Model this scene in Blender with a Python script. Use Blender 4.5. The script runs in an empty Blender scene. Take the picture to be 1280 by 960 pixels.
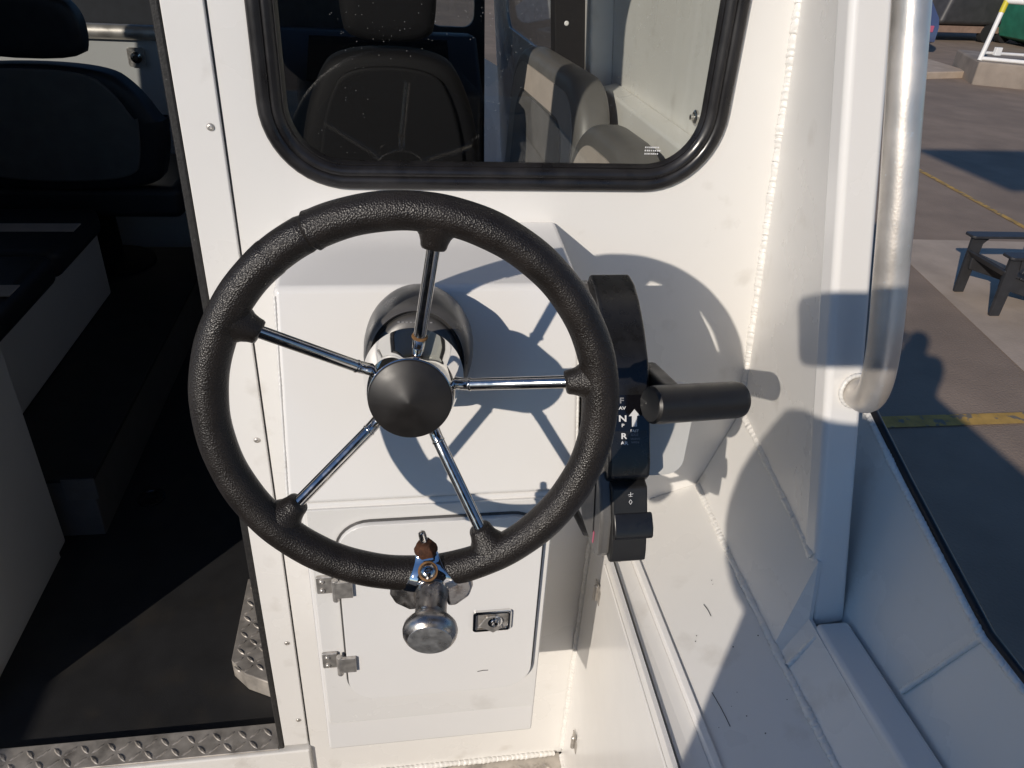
import bpy, bmesh, math, random
from math import sin, cos, pi, radians, sqrt, atan2
from mathutils import Vector as V, Matrix, geometry
random.seed(7)
sc = bpy.context.scene
col = sc.collection

# ------------------------------------------------------------------ camera, sky, sun, exposure
CAM = V((-.009, -.948, 1.50))                       # phone lens; x starboard, y forward, z up, cockpit deck z = 0
CX, CD, CF = V((.98252, .16452, -.08706)), V((-.10823, .12490, -.98624)), V((.14885, .84414, -.51502))
def cam_axes():
    d = V((-95, 1578, 950)).normalized(); up = -d
    zc = V((0, 0, 1)); h = (zc - zc.dot(up)*up).normalized(); r = h.cross(up)
    if r.x < 0: r = -r
    a = radians(10.); Y = h*cos(a) - r*sin(a); X = r*cos(a) + h*sin(a)
    R = Matrix((X, Y, up))
    return R @ V((1, 0, 0)), R @ V((0, 1, 0)), R @ V((0, 0, 1))
CX, CD, CF = cam_axes()                             # right, down, forward in world space
cd = bpy.data.cameras.new('camera'); cam = bpy.data.objects.new('camera', cd); col.objects.link(cam)
cam.matrix_world = Matrix(((CX.x, -CD.x, -CF.x, CAM.x), (CX.y, -CD.y, -CF.y, CAM.y), (CX.z, -CD.z, -CF.z, CAM.z), (0, 0, 0, 1)))
cd.sensor_width = 36; cd.lens = 36*950/1280; cd.clip_start = .005; cd.clip_end = 2000
sc.camera = cam
SUN = V((.584, .714, -.387)).normalized()           # direction the light travels
w = bpy.data.worlds.new('World'); sc.world = w; w.use_nodes = True
nt = w.node_tree; bg = nt.nodes['Background']
sky = nt.nodes.new('ShaderNodeTexSky'); sky.sky_type = 'NISHITA'; sky.sun_disc = False
sky.sun_elevation = math.asin(-SUN.z); sky.sun_rotation = atan2(-SUN.x, -SUN.y) % (2*pi)
sky.air_density = 1.0; sky.dust_density = 0.15; sky.ozone_density = 7.0
nt.links.new(sky.outputs[0], bg.inputs[0]); bg.inputs[1].default_value = 0.088
sl = bpy.data.lights.new('sun', 'SUN'); so = bpy.data.objects.new('sun', sl); col.objects.link(so)
sl.energy = 3.25; sl.angle = radians(.53); sl.color = (1, .905, .79)
so.rotation_euler = SUN.to_track_quat('-Z', 'Y').to_euler(); so.location = (-6, -8, 9)
sc.view_settings.view_transform = 'Standard'; sc.view_settings.look = 'None'
sc.view_settings.exposure = 0.06; sc.view_settings.gamma = 1.0
sc.cycles.max_bounces = 10; sc.cycles.transparent_max_bounces = 12; sc.cycles.glossy_bounces = 5
sc.cycles.caustics_reflective = False; sc.cycles.caustics_refractive = False

# ------------------------------------------------------------------ materials
def mat(name, color, rough=.5, metal=0., var=.0, vscale=8., bump=None, rvar=0., spec=.5, coat=0., col2=None, c2scale=3., c2pos=(.55, .7), detail=6):
    """procedural Principled material: fine value variation, optional second colour patches, optional bumps [(type, scale, strength, dist)]"""
    m = bpy.data.materials.new(name); m.use_nodes = True; t = m.node_tree; N = t.nodes; L = t.links
    b = N['Principled BSDF']; b.inputs['Metallic'].default_value = metal; b.inputs['Roughness'].default_value = rough
    b.inputs['Specular IOR Level'].default_value = spec; b.inputs['Coat Weight'].default_value = coat
    tc = N.new('ShaderNodeTexCoord')
    c = (*color, 1); b.inputs['Base Color'].default_value = c
    out = None
    if var or rvar:
        nz = N.new('ShaderNodeTexNoise'); nz.inputs['Scale'].default_value = vscale; nz.inputs['Detail'].default_value = detail
        L.new(tc.outputs['Object'], nz.inputs['Vector'])
        if var:
            rp = N.new('ShaderNodeValToRGB'); rp.color_ramp.elements[0].position = .3; rp.color_ramp.elements[1].position = .7
            rp.color_ramp.elements[0].color = (*[max(0, x*(1-var)) for x in color], 1)
            rp.color_ramp.elements[1].color = (*[min(1, x*(1+var)) for x in color], 1)
            L.new(nz.outputs['Fac'], rp.inputs[0]); out = rp.outputs[0]
        if rvar:
            mr = N.new('ShaderNodeMapRange'); mr.inputs['From Min'].default_value = .3; mr.inputs['From Max'].default_value = .7
            mr.inputs['To Min'].default_value = max(.02, rough-rvar); mr.inputs['To Max'].default_value = min(1, rough+rvar)
            L.new(nz.outputs['Fac'], mr.inputs['Value']); L.new(mr.outputs[0], b.inputs['Roughness'])
    if col2:
        n2 = N.new('ShaderNodeTexNoise'); n2.inputs['Scale'].default_value = c2scale; n2.inputs['Detail'].default_value = 8
        L.new(tc.outputs['Object'], n2.inputs['Vector'])
        r2 = N.new('ShaderNodeValToRGB'); r2.color_ramp.elements[0].position = c2pos[0]; r2.color_ramp.elements[1].position = c2pos[1]
        L.new(n2.outputs['Fac'], r2.inputs[0])
        mx = N.new('ShaderNodeMix'); mx.data_type = 'RGBA'; L.new(r2.outputs[0], mx.inputs[0])
        if out: L.new(out, mx.inputs[6])
        else: mx.inputs[6].default_value = c
        mx.inputs[7].default_value = (*col2, 1); out = mx.outputs[2]
    if out: L.new(out, b.inputs['Base Color'])
    prev = None
    for (ty, s, st, di) in (bump or []):
        if ty == 'v':
            x = N.new('ShaderNodeTexVoronoi'); o = x.outputs['Distance']
        else:
            x = N.new('ShaderNodeTexNoise'); o = x.outputs['Fac']; x.inputs['Detail'].default_value = 4
        x.inputs['Scale'].default_value = s; L.new(tc.outputs['Object'], x.inputs['Vector'])
        bp = N.new('ShaderNodeBump'); bp.inputs['Strength'].default_value = st; bp.inputs['Distance'].default_value = di
        L.new(o, bp.inputs['Height'])
        if prev: L.new(prev, bp.inputs['Normal'])
        prev = bp.outputs[0]
    if prev: L.new(prev, b.inputs['Normal'])
    return m
M = {}
M['white'] = mat('white_paint', (.80, .785, .755), .30, var=.02, vscale=5, rvar=.08, bump=[('n', 7, .12, .004), ('n', 260, .05, .0006)], spec=.4,
                 col2=(.55, .52, .47), c2scale=17, c2pos=(.60, .95))
M['white2'] = mat('white_gloss_paint', (.835, .82, .795), .22, var=.015, vscale=6, rvar=.06, bump=[('n', 9, .14, .003)], spec=.5)
M['weld'] = mat('painted_weld', (.80, .785, .75), .32, var=.05, vscale=60, col2=(.50, .46, .40), c2scale=55, c2pos=(.66, .78))
M['leather'] = mat('black_leather', (.0145, .0115, .0098), .40, var=.25, vscale=40, rvar=.06, bump=[('n', 1100, .15, .0003), ('v', 720, .62, .0007)], spec=.5)
M['chrome'] = mat('polished_chrome', (.78, .77, .75), .045, 1., rvar=.02, vscale=30)
M['steel'] = mat('stainless_rod', (.62, .60, .57), .14, 1., rvar=.07, vscale=120, var=.12, bump=[('n', 400, .05, .0003)])
M['oldchrome'] = mat('pitted_chrome', (.44, .41, .385), .30, .95, rvar=.12, vscale=90, var=.22, col2=(.16, .13, .11), c2scale=70, c2pos=(.60, .74), bump=[('n', 350, .25, .0006)])
M['satinsteel'] = mat('satin_steel', (.55, .52, .48), .40, .7, rvar=.1, vscale=120, var=.2)
M['knobface'] = mat('scratched_steel', (.55, .55, .55), .36, .8, rvar=.12, vscale=140, var=.2, bump=[('n', 220, .2, .0004)])
M['rust'] = mat('rusty_steel', (.075, .030, .014), .8, .3, var=.5, vscale=220, bump=[('n', 500, .8, .001)])
M['rustring'] = mat('rust_stain', (.20, .105, .04), .75, .2, var=.4, vscale=200)
M['capblack'] = mat('satin_black_cap', (.016, .0145, .0138), .42, var=.15, vscale=70, rvar=.05)
M['plastic'] = mat('black_plastic', (.012, .012, .013), .30, var=.15, vscale=90, rvar=.06, bump=[('n', 900, .05, .0003)])
M['satin'] = mat('satin_black_plastic', (.016, .0155, .0155), .42, var=.15, vscale=60, rvar=.07, bump=[('n', 1200, .08, .0003)])
M['gloss'] = mat('gloss_black_panel', (.006, .006, .008), .12, rvar=.04, vscale=40)
M['greyplastic'] = mat('grey_plastic', (.085, .082, .08), .33, var=.12, vscale=50, rvar=.08, bump=[('n', 900, .06, .0003)])
M['bodygrey'] = mat('dark_grey_case', (.12, .115, .11), .36, var=.12, vscale=50, rvar=.08)
M['rubber'] = mat('black_rubber', (.013, .012, .0125), .34, var=.3, vscale=30, rvar=.1, bump=[('n', 60, .1, .001)])
M['gasket'] = mat('black_gasket', (.02, .019, .018), .6, var=.5, vscale=160, bump=[('n', 500, .5, .001)], col2=(.25, .24, .22), c2scale=180, c2pos=(.70, .76))
M['alu'] = mat('brushed_aluminium', (.76, .71, .65), .42, .72, var=.12, vscale=22, rvar=.10, bump=[('n', 420, .18, .0007)], col2=(.78, .77, .75), c2scale=160, c2pos=(.66, .72))
M['plate'] = mat('diamond_plate', (.54, .50, .45), .42, .5, var=.2, vscale=35, rvar=.12, col2=(.20, .18, .16), c2scale=25, c2pos=(.55, .75), bump=[('n', 300, .2, .0006)])
M['deckmat'] = mat('cabin_rubber_floor', (.019, .019, .020), .62, var=.25, vscale=14, bump=[('n', 350, .4, .001)], col2=(.034, .029, .023), c2scale=9, c2pos=(.55, .8))
M['navy'] = mat('dark_vinyl', (.016, .018, .024), .5, var=.2, vscale=30, bump=[('n', 220, .2, .001)])
M['black'] = mat('black_panel', (.006, .006, .007), .7, spec=.2)
M['greyvinyl'] = mat('grey_vinyl', (.13, .125, .12), .45, var=.1, vscale=20, bump=[('n', 300, .2, .0007)])
M['charcoal'] = mat('charcoal_vinyl', (.13, .13, .125), .6, var=.1, vscale=20, bump=[('n', 300, .2, .0007)])
M['cream'] = mat('cream_vinyl', (.50, .44, .39), .45, var=.06, vscale=25)
M['greywhite'] = mat('interior_paint', (.62, .62, .60), .4, var=.03, vscale=5)
M['bracket'] = mat('pale_bracket', (.62, .62, .60), .3, var=.03, vscale=20)
M['print'] = mat('white_print', (.72, .72, .72), .5)
M['greyprint'] = mat('grey_print', (.22, .22, .23), .5)
M['pink'] = mat('pink_mark', (.55, .12, .2), .5)
M['bottomblack'] = mat('gap_sealant', (.012, .012, .013), .55)
M['asphalt'] = mat('asphalt', (.275, .205, .152), .9, var=.14, vscale=2.2, detail=12, bump=[('n', 55, .6, .01)], col2=(.20, .150, .112), c2scale=.6, c2pos=(.45, .80))
M['concrete'] = mat('concrete', (.44, .35, .27), .88, var=.14, vscale=3, detail=12, bump=[('n', 40, .4, .006)])
M['oldconcrete'] = mat('weathered_concrete', (.26, .215, .175), .9, var=.2, vscale=2, detail=12, bump=[('n', 30, .5, .01)])
M['yellow'] = mat('yellow_road_paint', (.48, .29, .07), .8, var=.25, vscale=9, col2=(.19, .16, .12), c2scale=14, c2pos=(.55, .62))
M['chairgrey'] = mat('charcoal_lumber', (.028, .028, .031), .5, var=.2, vscale=14, bump=[('n', 120, .2, .001)])
M['railwhite'] = mat('white_railing', (.78, .76, .73), .45, var=.05, vscale=6)
M['green'] = mat('green_steel', (.025, .16, .105), .5, var=.2, vscale=3)
M['blue'] = mat('blue_steel', (.05, .11, .22), .5, var=.15, vscale=3)
M['carpaint'] = mat('blue_car_paint', (.10, .13, .24), .25, .3, coat=.6)
M['tyre'] = mat('tyre_rubber', (.015, .015, .015), .8)
M['hullgrey'] = mat('dark_hull', (.045, .042, .042), .5, var=.2, vscale=4)
M['tan'] = mat('tan_trailer', (.26, .17, .125), .7, var=.2, vscale=5)
M['tape'] = mat('yellow_tape', (.60, .50, .03), .5)
M['cloth'] = mat('dark_jacket', (.02, .022, .028), .8, var=.2, vscale=30)
M['skin'] = mat('skin', (.45, .27, .19), .5)
M['wood'] = mat('timber_block', (.22, .14, .08), .8, var=.25, vscale=12)
def glass(name, tint, k=1.0):
    m = bpy.data.materials.new(name); m.use_nodes = True; t = m.node_tree; N = t.nodes; L = t.links
    N.remove(N['Principled BSDF'])
    tr = N.new('ShaderNodeBsdfTransparent'); tr.inputs[0].default_value = (*tint, 1)
    gl = N.new('ShaderNodeBsdfGlossy'); gl.inputs['Roughness'].default_value = .01
    fr = N.new('ShaderNodeFresnel'); fr.inputs['IOR'].default_value = 1.5
    ge = N.new('ShaderNodeNewGeometry'); mr = N.new('ShaderNodeMapRange'); mr.inputs['To Min'].default_value = 1.5; mr.inputs['To Max'].default_value = 1/1.5
    L.new(ge.outputs['Backfacing'], mr.inputs['Value']); L.new(mr.outputs[0], fr.inputs['IOR'])     # both faces of the slab reflect like an air-glass face
    # dust specks on the pane: tiny diffuse points
    tc = N.new('ShaderNodeTexCoord'); vo = N.new('ShaderNodeTexVoronoi'); vo.inputs['Scale'].default_value = 150
    L.new(tc.outputs['Object'], vo.inputs['Vector'])
    lt = N.new('ShaderNodeMath'); lt.operation = 'LESS_THAN'; lt.inputs[1].default_value = .075; L.new(vo.outputs['Distance'], lt.inputs[0])
    nz = N.new('ShaderNodeTexNoise'); nz.inputs['Scale'].default_value = 6; L.new(tc.outputs['Object'], nz.inputs['Vector'])
    gt = N.new('ShaderNodeMath'); gt.operation = 'GREATER_THAN'; gt.inputs[1].default_value = .56; L.new(nz.outputs['Fac'], gt.inputs[0])
    mu = N.new('ShaderNodeMath'); mu.operation = 'MULTIPLY'; L.new(lt.outputs[0], mu.inputs[0]); L.new(gt.outputs[0], mu.inputs[1])
    m2 = N.new('ShaderNodeMath'); m2.operation = 'MULTIPLY'; m2.inputs[1].default_value = .35*k; L.new(mu.outputs[0], m2.inputs[0])
    df = N.new('ShaderNodeBsdfDiffuse'); df.inputs[0].default_value = (.6, .6, .6, 1)
    a = N.new('ShaderNodeMixShader'); L.new(fr.outputs[0], a.inputs[0]); L.new(tr.outputs[0], a.inputs[1]); L.new(gl.outputs[0], a.inputs[2])
    b = N.new('ShaderNodeMixShader'); L.new(m2.outputs[0], b.inputs[0]); L.new(a.outputs[0], b.inputs[1]); L.new(df.outputs[0], b.inputs[2])
    L.new(b.outputs[0], N['Material Output'].inputs[0])
    return m
M['glass'] = glass('window_glass', (.955, .965, .955))
M['tint'] = glass('tinted_glass', (.78, .80, .81), 0)

# ------------------------------------------------------------------ builders
class MB:
    def __init__(s, xf=None): s.v = []; s.f = []; s.xf = xf
    def add(s, vs, fs):
        n = len(s.v); s.v += [s.xf @ V(p) if s.xf else V(p) for p in vs]; s.f += [tuple(i+n for i in f) for f in fs]; return s
    def box(s, lo, hi):
        (a, b, c), (d, e, f) = lo, hi
        return s.add([(a, b, c), (d, b, c), (d, e, c), (a, e, c), (a, b, f), (d, b, f), (d, e, f), (a, e, f)],
                     [(0, 3, 2, 1), (4, 5, 6, 7), (0, 1, 5, 4), (1, 2, 6, 5), (2, 3, 7, 6), (3, 0, 4, 7)])
    def beam(s, a, b, wx, wy, side=(1, 0, 0)):
        """rectangular bar from a to b; wx across 'side', wy across the other direction"""
        a, b = V(a), V(b); d = (b-a).normalized(); sx = V(side); sx = (sx - d*sx.dot(d)).normalized(); sy = d.cross(sx)
        q = [(-1, -1), (1, -1), (1, 1), (-1, 1)]
        vs = [p + sx*(i*wx/2) + sy*(j*wy/2) for p in (a, b) for i, j in q]
        return s.add(vs, [(0, 3, 2, 1), (4, 5, 6, 7), (0, 1, 5, 4), (1, 2, 6, 5), (2, 3, 7, 6), (3, 0, 4, 7)])
    def prism(s, loops, to3, t0, t1):
        """polygon (first loop) with holes (other loops), extruded between t0 and t1; to3(u, v, t)"""
        tris = geometry.tessellate_polygon([[V((u, v, 0)) for u, v in l] for l in loops])
        flat = [p for l in loops for p in l]; n = len(flat)
        vs = [to3(u, v, t0) for u, v in flat] + [to3(u, v, t1) for u, v in flat]; fs = []
        for t in tris: fs.append(tuple(t)); fs.append(tuple(i+n for i in reversed(t)))
        k = 0
        for l in loops:
            m = len(l)
            for i in range(m):
                j = (i+1) % m; fs.append((k+i, k+j, k+j+n, k+i+n))
            k += m
        return s.add(vs, fs)
    def tube(s, path, rad, n=14, caps=True, ref=None):
        P = [V(p) for p in path]; m = len(P); R = rad if isinstance(rad, (list, tuple)) else [rad]*m
        d0 = (P[1]-P[0]).normalized(); x = V(ref) if ref else (V((0, 0, 1)) if abs(d0.z) < .9 else V((1, 0, 0)))
        vs = []
        for i in range(m):
            d = (P[min(i+1, m-1)] - P[max(i-1, 0)]).normalized()
            x = (x - d*x.dot(d)).normalized(); y = d.cross(x)
            for k in range(n):
                a = 2*pi*k/n; vs.append(P[i] + (x*cos(a) + y*sin(a))*R[i])
        fs = [(i*n+k, i*n+(k+1) % n, (i+1)*n+(k+1) % n, (i+1)*n+k) for i in range(m-1) for k in range(n)]
        if caps: fs += [tuple(range(n-1, -1, -1)), tuple((m-1)*n+k for k in range(n))]
        return s.add(vs, fs)
    def lathe(s, prof, o, ax, n=40, sy=1., up=None):
        """profile [(t, r)] round axis ax through o; sy stretches along 'up'"""
        o, ax = V(o), V(ax).normalized(); x = V(up) if up else (V((0, 0, 1)) if abs(ax.z) < .9 else V((1, 0, 0)))
        x = (x - ax*x.dot(ax)).normalized(); y = ax.cross(x); vs = []
        for t, r in prof:
            for k in range(n):
                a = 2*pi*k/n; vs.append(o + ax*t + x*(cos(a)*r*sy) + y*(sin(a)*r))
        m = len(prof)
        fs = [(i*n+k, i*n+(k+1) % n, (i+1)*n+(k+1) % n, (i+1)*n+k) for i in range(m-1) for k in range(n)]
        fs += [tuple(range(n-1, -1, -1)), tuple((m-1)*n+k for k in range(n))]
        return s.add(vs, fs)
    def strip(s, A, B, th=None):
        """ruled sheet between two polylines; th = offset vector for thickness"""
        m = len(A); vs = [V(p) for p in A] + [V(p) for p in B]
        fs = [(i, i+1, m+i+1, m+i) for i in range(m-1)]
        if th:
            k = len(vs); vs += [p + V(th) for p in vs]
            fs += [(k+i, k+m+i, k+m+i+1, k+i+1) for i in range(m-1)]
            fs += [(i+1, i, k+i, k+i+1) for i in range(m-1)] + [(m+i, m+i+1, k+m+i+1, k+m+i) for i in range(m-1)]
            fs += [(0, m, k+m, k), (2*m-1, m-1, k+m-1, k+2*m-1)]
        return s.add(vs, fs)
    def build(s, name, m, parent=None, bevel=0., seg=2, ang=35, sub=0):
        me = bpy.data.meshes.new(name); me.from_pydata([tuple(p) for p in s.v], [], s.f)
        bm = bmesh.new(); bm.from_mesh(me); bmesh.ops.remove_doubles(bm, verts=bm.verts, dist=1e-6)
        bmesh.ops.recalc_face_normals(bm, faces=bm.faces); bm.to_mesh(me); bm.free()
        for p in me.polygons: p.use_smooth = True
        me.set_sharp_from_angle(angle=radians(ang))
        me.materials.append(M[m] if isinstance(m, str) else m)
        o = bpy.data.objects.new(name, me); col.objects.link(o)
        if parent:
            o.parent = parent; o.location = -parent.location if parent.type == 'EMPTY' else (0, 0, 0)
        if bevel:
            b = o.modifiers.new('bevel', 'BEVEL'); b.width = bevel; b.segments = seg; b.limit_method = 'ANGLE'; b.angle_limit = radians(40)
            b.harden_normals = True
        if sub: o.modifiers.new('sub', 'SUBSURF').levels = sub; o.modifiers['sub'].render_levels = sub
        return o
def thing(name, label, cat, loc=(0, 0, 0), group=None):
    o = bpy.data.objects.new(name, None); col.objects.link(o); o.location = loc; o.empty_display_size = .05
    o['label'] = label; o['category'] = cat
    if group: o['group'] = group
    return o
def tag(o, label, cat, group=None):
    o['label'] = label; o['category'] = cat
    if group: o['group'] = group
    return o
def struct(o, kind='structure'): o['kind'] = kind; return o
def rrect(x0, x1, z0, z1, r, n=10):
    pts = []
    for cx, cz, a0 in ((x1-r, z1-r, 0), (x0+r, z1-r, 90), (x0+r, z0+r, 180), (x1-r, z0+r, 270)):
        for i in range(n+1):
            a = radians(a0 + 90*i/n); pts.append((cx+r*cos(a), cz+r*sin(a)))
    return pts
def text(name, s, size, m, parent, o, ux, uz, align='LEFT', sx=1.):
    """flat print: letters as a thin mesh in the plane (ux, uz) at o"""
    cu = bpy.data.curves.new(name, 'FONT'); cu.body = s; cu.size = size; cu.align_x = align; cu.resolution_u = 3; cu.offset = size*.025
    to = bpy.data.objects.new(name, cu); col.objects.link(to)
    dg = bpy.context.evaluated_depsgraph_get(); me = bpy.data.meshes.new_from_object(to.evaluated_get(dg))
    bpy.data.objects.remove(to); bpy.data.curves.remove(cu)
    ux, uz, o = V(ux), V(uz), V(o)
    for v in me.vertices: v.co = o + ux*(v.co.x*sx) + uz*v.co.y
    me.materials.append(M[m]); t = bpy.data.objects.new(name, me); col.objects.link(t)
    if parent: t.parent = parent; t.location = -parent.location if parent.type == 'EMPTY' else (0, 0, 0)
    return t
def weld(path, r, parent, pitch=.0075, name='weld_bead', nrm=None, m='weld'):
    """rippled bead along a polyline"""
    P = [V(p) for p in path]; pts = []; rad = []
    for a, b in zip(P[:-1], P[1:]):
        L = (b-a).length; n = max(2, int(L/(pitch/5)))
        for i in range(n):
            t = i/n; s_ = (t*L/pitch) % 1.
            ph_ = (a.lerp(b, t) - P[0]).length; j = random.uniform(-.06, .06) + .10*sin(ph_*61) + .07*sin(ph_*147+1)
            pts.append(a.lerp(b, t) + V((random.uniform(-1, 1), random.uniform(-1, 1), 0))*r*.05); rad.append(r*(.80 + .28*(1-s_)**.7 + j))
    mb = MB(); n = 12; x = V(nrm) if nrm else V((-.7, -.7, 0)); m_ = len(pts); vs = []
    for i in range(m_):
        d = (pts[min(i+1, m_-1)] - pts[max(i-1, 0)]).normalized(); xx = (x - d*x.dot(d)).normalized(); y = d.cross(xx)
        for k in range(n):
            a = 2*pi*k/n; vs.append(pts[i] + (xx*cos(a) + y*sin(a))*rad[i] + d*(cos(a)*r*.8))
    mb.add(vs, [(i*n+k, i*n+(k+1) % n, (i+1)*n+(k+1) % n, (i+1)*n+k) for i in range(m_-1) for k in range(n)])
    return mb.build(name, m, parent, ang=60)
def lozenges(to3, u0, u1, v0, v1, step=.026, ln=.024, wd=.0058, h=.0016):
    """raised bars of tread plate: alternating diagonal lens shapes; to3(u, v, h)"""
    mb = MB(); i = 0; u = u0 + step*.4
    while u < u1:
        j = 0; v = v0 + step*.4
        while v < v1:
            a = radians(45 if (i+j) % 2 else 135); cx, cy = cos(a), sin(a); ring = []
            for k in range(10):
                t = 2*pi*k/10; p, q = ln/2*cos(t), wd/2*sin(t)*abs(sin(t))**.3
                ring.append((u + p*cx - q*cy, v + p*cy + q*cx))
            if all(u0 <= x <= u1 and v0 <= y <= v1 for x, y in ring):
                vs = [to3(x, y, 0) for x, y in ring] + [to3(u + (x-u)*.62, v + (y-v)*.62, h) for x, y in ring]
                mb.add(vs, [(k, (k+1) % 10, 10+(k+1) % 10, 10+k) for k in range(10)] + [tuple(range(10, 20))])
            v += step*.86; j += 1
        u += step*.86; i += 1
    return mb
def screw(parent, o, ax, r=.0048, m='steel', name='screw'):
    return MB().lathe([(-.002, r), (.0006, r), (.0016, r*.86), (.0023, r*.6), (.0025, r*.42), (.0016, r*.36), (.0016, .0001)], o, ax, 18).build(name, m, parent, ang=50)

# ================================================================== the setting
GZ = -1.2
def sheet(name, pts, z, m):
    return struct(MB().add([(x, y, z) for x, y in pts], [tuple(range(len(pts)))]).build(name, m))
sheet('parking_lot', [(-600, -600), (600, -600), (600, 600), (-600, 600)], GZ, 'asphalt')
sheet('concrete_pad', [(4.62, 3.0), (5.16, 5.75), (5.5, 6.25), (11, 5.9), (11, 1.0), (4.3, 1.4)], GZ+.004, 'concrete')
sheet('parking_line', [(1.2, 2.80), (5.8, 2.73), (5.8, 2.86), (1.2, 2.93)], GZ+.008, 'yellow')
sheet('parking_line', [(7.47, 9.2), (7.55, 9.2), (7.18, 5.2), (7.10, 5.2)], GZ+.008, 'yellow')

# ================================================================== the boat
boat = thing('boat', 'white painted aluminium cabin boat seen from its aft cockpit', 'boat', (-.7, 0, GZ+.5))
YZ = lambda x0: None
XZ = lambda u, v, t: V((u, t, v))          # (x, z) polygon extruded along y
SZ = lambda u, v, t: V((t, u, v))          # (y, z) polygon extruded along x
# --- wheelhouse aft bulkhead with window cut-out
ex = lambda z: .531 - .0928*(z-.861)
WX0, WX1, WZ0, WZ1, WR = -.160, .414, 1.212, 1.82, .100
outer = [(-.199, .0), (.312, .0), (.312, .64), (.345, .64), (.484, .712), (.531, .861), (ex(2.1), 2.1), (-.199, 2.1)]
hole = rrect(WX0+.008, WX1-.008, WZ0+.008, WZ1-.008, WR-.008)
bulk = MB().prism([outer, hole[::-1]], XZ, 0., .008).build('bulkhead', 'white', boat)
# --- window: rubber frame and pane
prof = [(0, .0), (.0005, .005), (.004, .0085), (.010, .0095), (.0155, .0078), (.0168, .0058), (.0182, .0078), (.0225, .0074), (.0275, .0040), (.029, .0016), (.0305, .0022), (.0325, -.001), (.034, -.005)]
def ringsweep(mb, x0, x1, z0, z1, r, prof, y0=0., sgn=-1):
    loops = [[(x, y0 + sgn*h, z) for x, z in rrect(x0+d, x1-d, z0+d, z1-d, max(r-d, .002), 12)] for d, h in prof]
    n = len(loops[0]); vs = [p for l in loops for p in l]
    return mb.add(vs, [(i*n+k, i*n+(k+1) % n, (i+1)*n+(k+1) % n, (i+1)*n+k) for i in range(len(loops)-1) for k in range(n)])
win = ringsweep(MB(), WX0, WX1, WZ0, WZ1, WR, prof).build('window', 'rubber', boat, ang=70)
win['label'] = 'aft cabin window in black rubber surround'
MB().prism([rrect(WX0+.0315, WX1-.0315, WZ0+.0315, WZ1-.0315, WR-.0315, 12)], XZ, .0035, .0075).build('pane', 'glass', win)
mk = MB()
for r_, (n_, z_) in enumerate(((7, 1.2665), (8, 1.2625), (7, 1.2585))):
    for i in range(n_): mk.box((.3125+i*.0027+random.uniform(0, .0006), .0030, z_), (.3142+i*.0027+random.uniform(0, .0006), .0033, z_+.0019))
mk.build('etched_mark', 'print', win)
# --- door jamb, gasket, seam, screws
jamb = MB().box((-.247, -.0045, .118), (-.2015, .030, 2.1)).build('door_jamb', 'white', boat, bevel=.002)
MB().box((-.2015, .001, .02), (-.199, .006, 2.1)).build('seam_sealant', 'greyplastic', jamb)
MB().box((-.2570, -.0060, .112), (-.2472, .034, 2.1)).build('gasket', 'gasket', jamb, bevel=.0025)
for z in (1.284, .842, .408, .194): screw(jamb, (-.2135, -.0045, z), (0, -1, 0), .0046, 'satinsteel')
MB().box((-.2555, -.0095, .925), (-.2490, -.0062, .975)).build('striker_plate', 'bracket', jamb, bevel=.001)
MB().box((-.2475, .032, -.02), (-.199, .05, 2.1)).build('jamb_return', 'white', jamb)
# door opening: sill, threshold, lintel, port side of the bulkhead
sill = MB().box((-.95, -.012, .0), (-.199, .05, .108)).build('door_sill', 'white', boat, bevel=.004)
thr = MB().box((-.95, -.006, .109), (-.258, .052, .1135)).build('threshold', 'plate', sill, bevel=.0015)
lz = lozenges(lambda u, v, h: V((u, v, .1135+h)), -.80, -.262, -.003, .050, .028, .026, .0065, .0018).build('tread_bars', 'plate', sill); lz['kind'] = 'stuff'
MB().prism([[(-1.93, 0), (-.95, 0), (-.95, 2.0), (-.199, 2.0), (-.199, 2.1), (-1.85, 2.1), (-1.99, .8)]], XZ, .0, .03).build('port_bulkhead', 'white', boat)
# --- cabin shell
MB().prism([[(-1.87, 0), (.43, 0), (.40, 2.8), (-1.84, 2.8)]], lambda u, v, t: V((u, v, t)), 2.10, 2.16).build('cabin_roof', 'white', boat, bevel=.01)
def wallpt(side, y, z, off=0.):
    x = ex(z) - .02*max(0, y-1.2); return V((x+off, y, z)) if side > 0 else V((-1.41-x-off, y, z))
def sidewall(side, name):
    lp = [(-.0, -.3), (2.8, -.3), (2.8, 2.1), (.0, 2.1)]
    hole = rrect(1.35, 2.45, 1.15, 1.75, .08, 6)
    to3 = lambda u, v, t: wallpt(side, u, v, t)
    o = MB().prism([lp, hole[::-1]], to3, .0, .012).build(name, 'white', boat)
    MB().prism([rrect(1.345, 2.455, 1.145, 1.755, .08, 6)], to3, .003, .008).build('side_pane', 'tint', o)
    return o
ws = sidewall(1, 'cabin_side_wall'); wp = sidewall(-1, 'cabin_side_wall')
fw = [(-1.86, .0), (.46, .0), (.40, 2.1), (-1.81, 2.1)]
holes = [rrect(.18, .38, 1.10, 1.62, .05, 5), rrect(-.68, .06, 1.30, 1.75, .05, 5), rrect(-1.7, -.82, 1.30, 1.75, .05, 5)]
fwo = MB().prism([fw] + [h[::-1] for h in holes], XZ, 2.80, 2.83).build('forward_bulkhead', 'navy', boat)
for h in ((.175, .385, 1.095, 1.625), (-.685, .065, 1.295, 1.755), (-1.705, -.815, 1.295, 1.755)):
    MB().prism([rrect(*h, .05, 5)], XZ, 2.805, 2.812).build('windscreen_pane', 'tint', fwo)
MB().prism([[(-1.84, .051), (.44, .051), (.42, 2.79), (-1.82, 2.79)]], lambda u, v, t: V((u, v, t)), .04, .100).build('cabin_floor', 'deckmat', boat)
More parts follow.
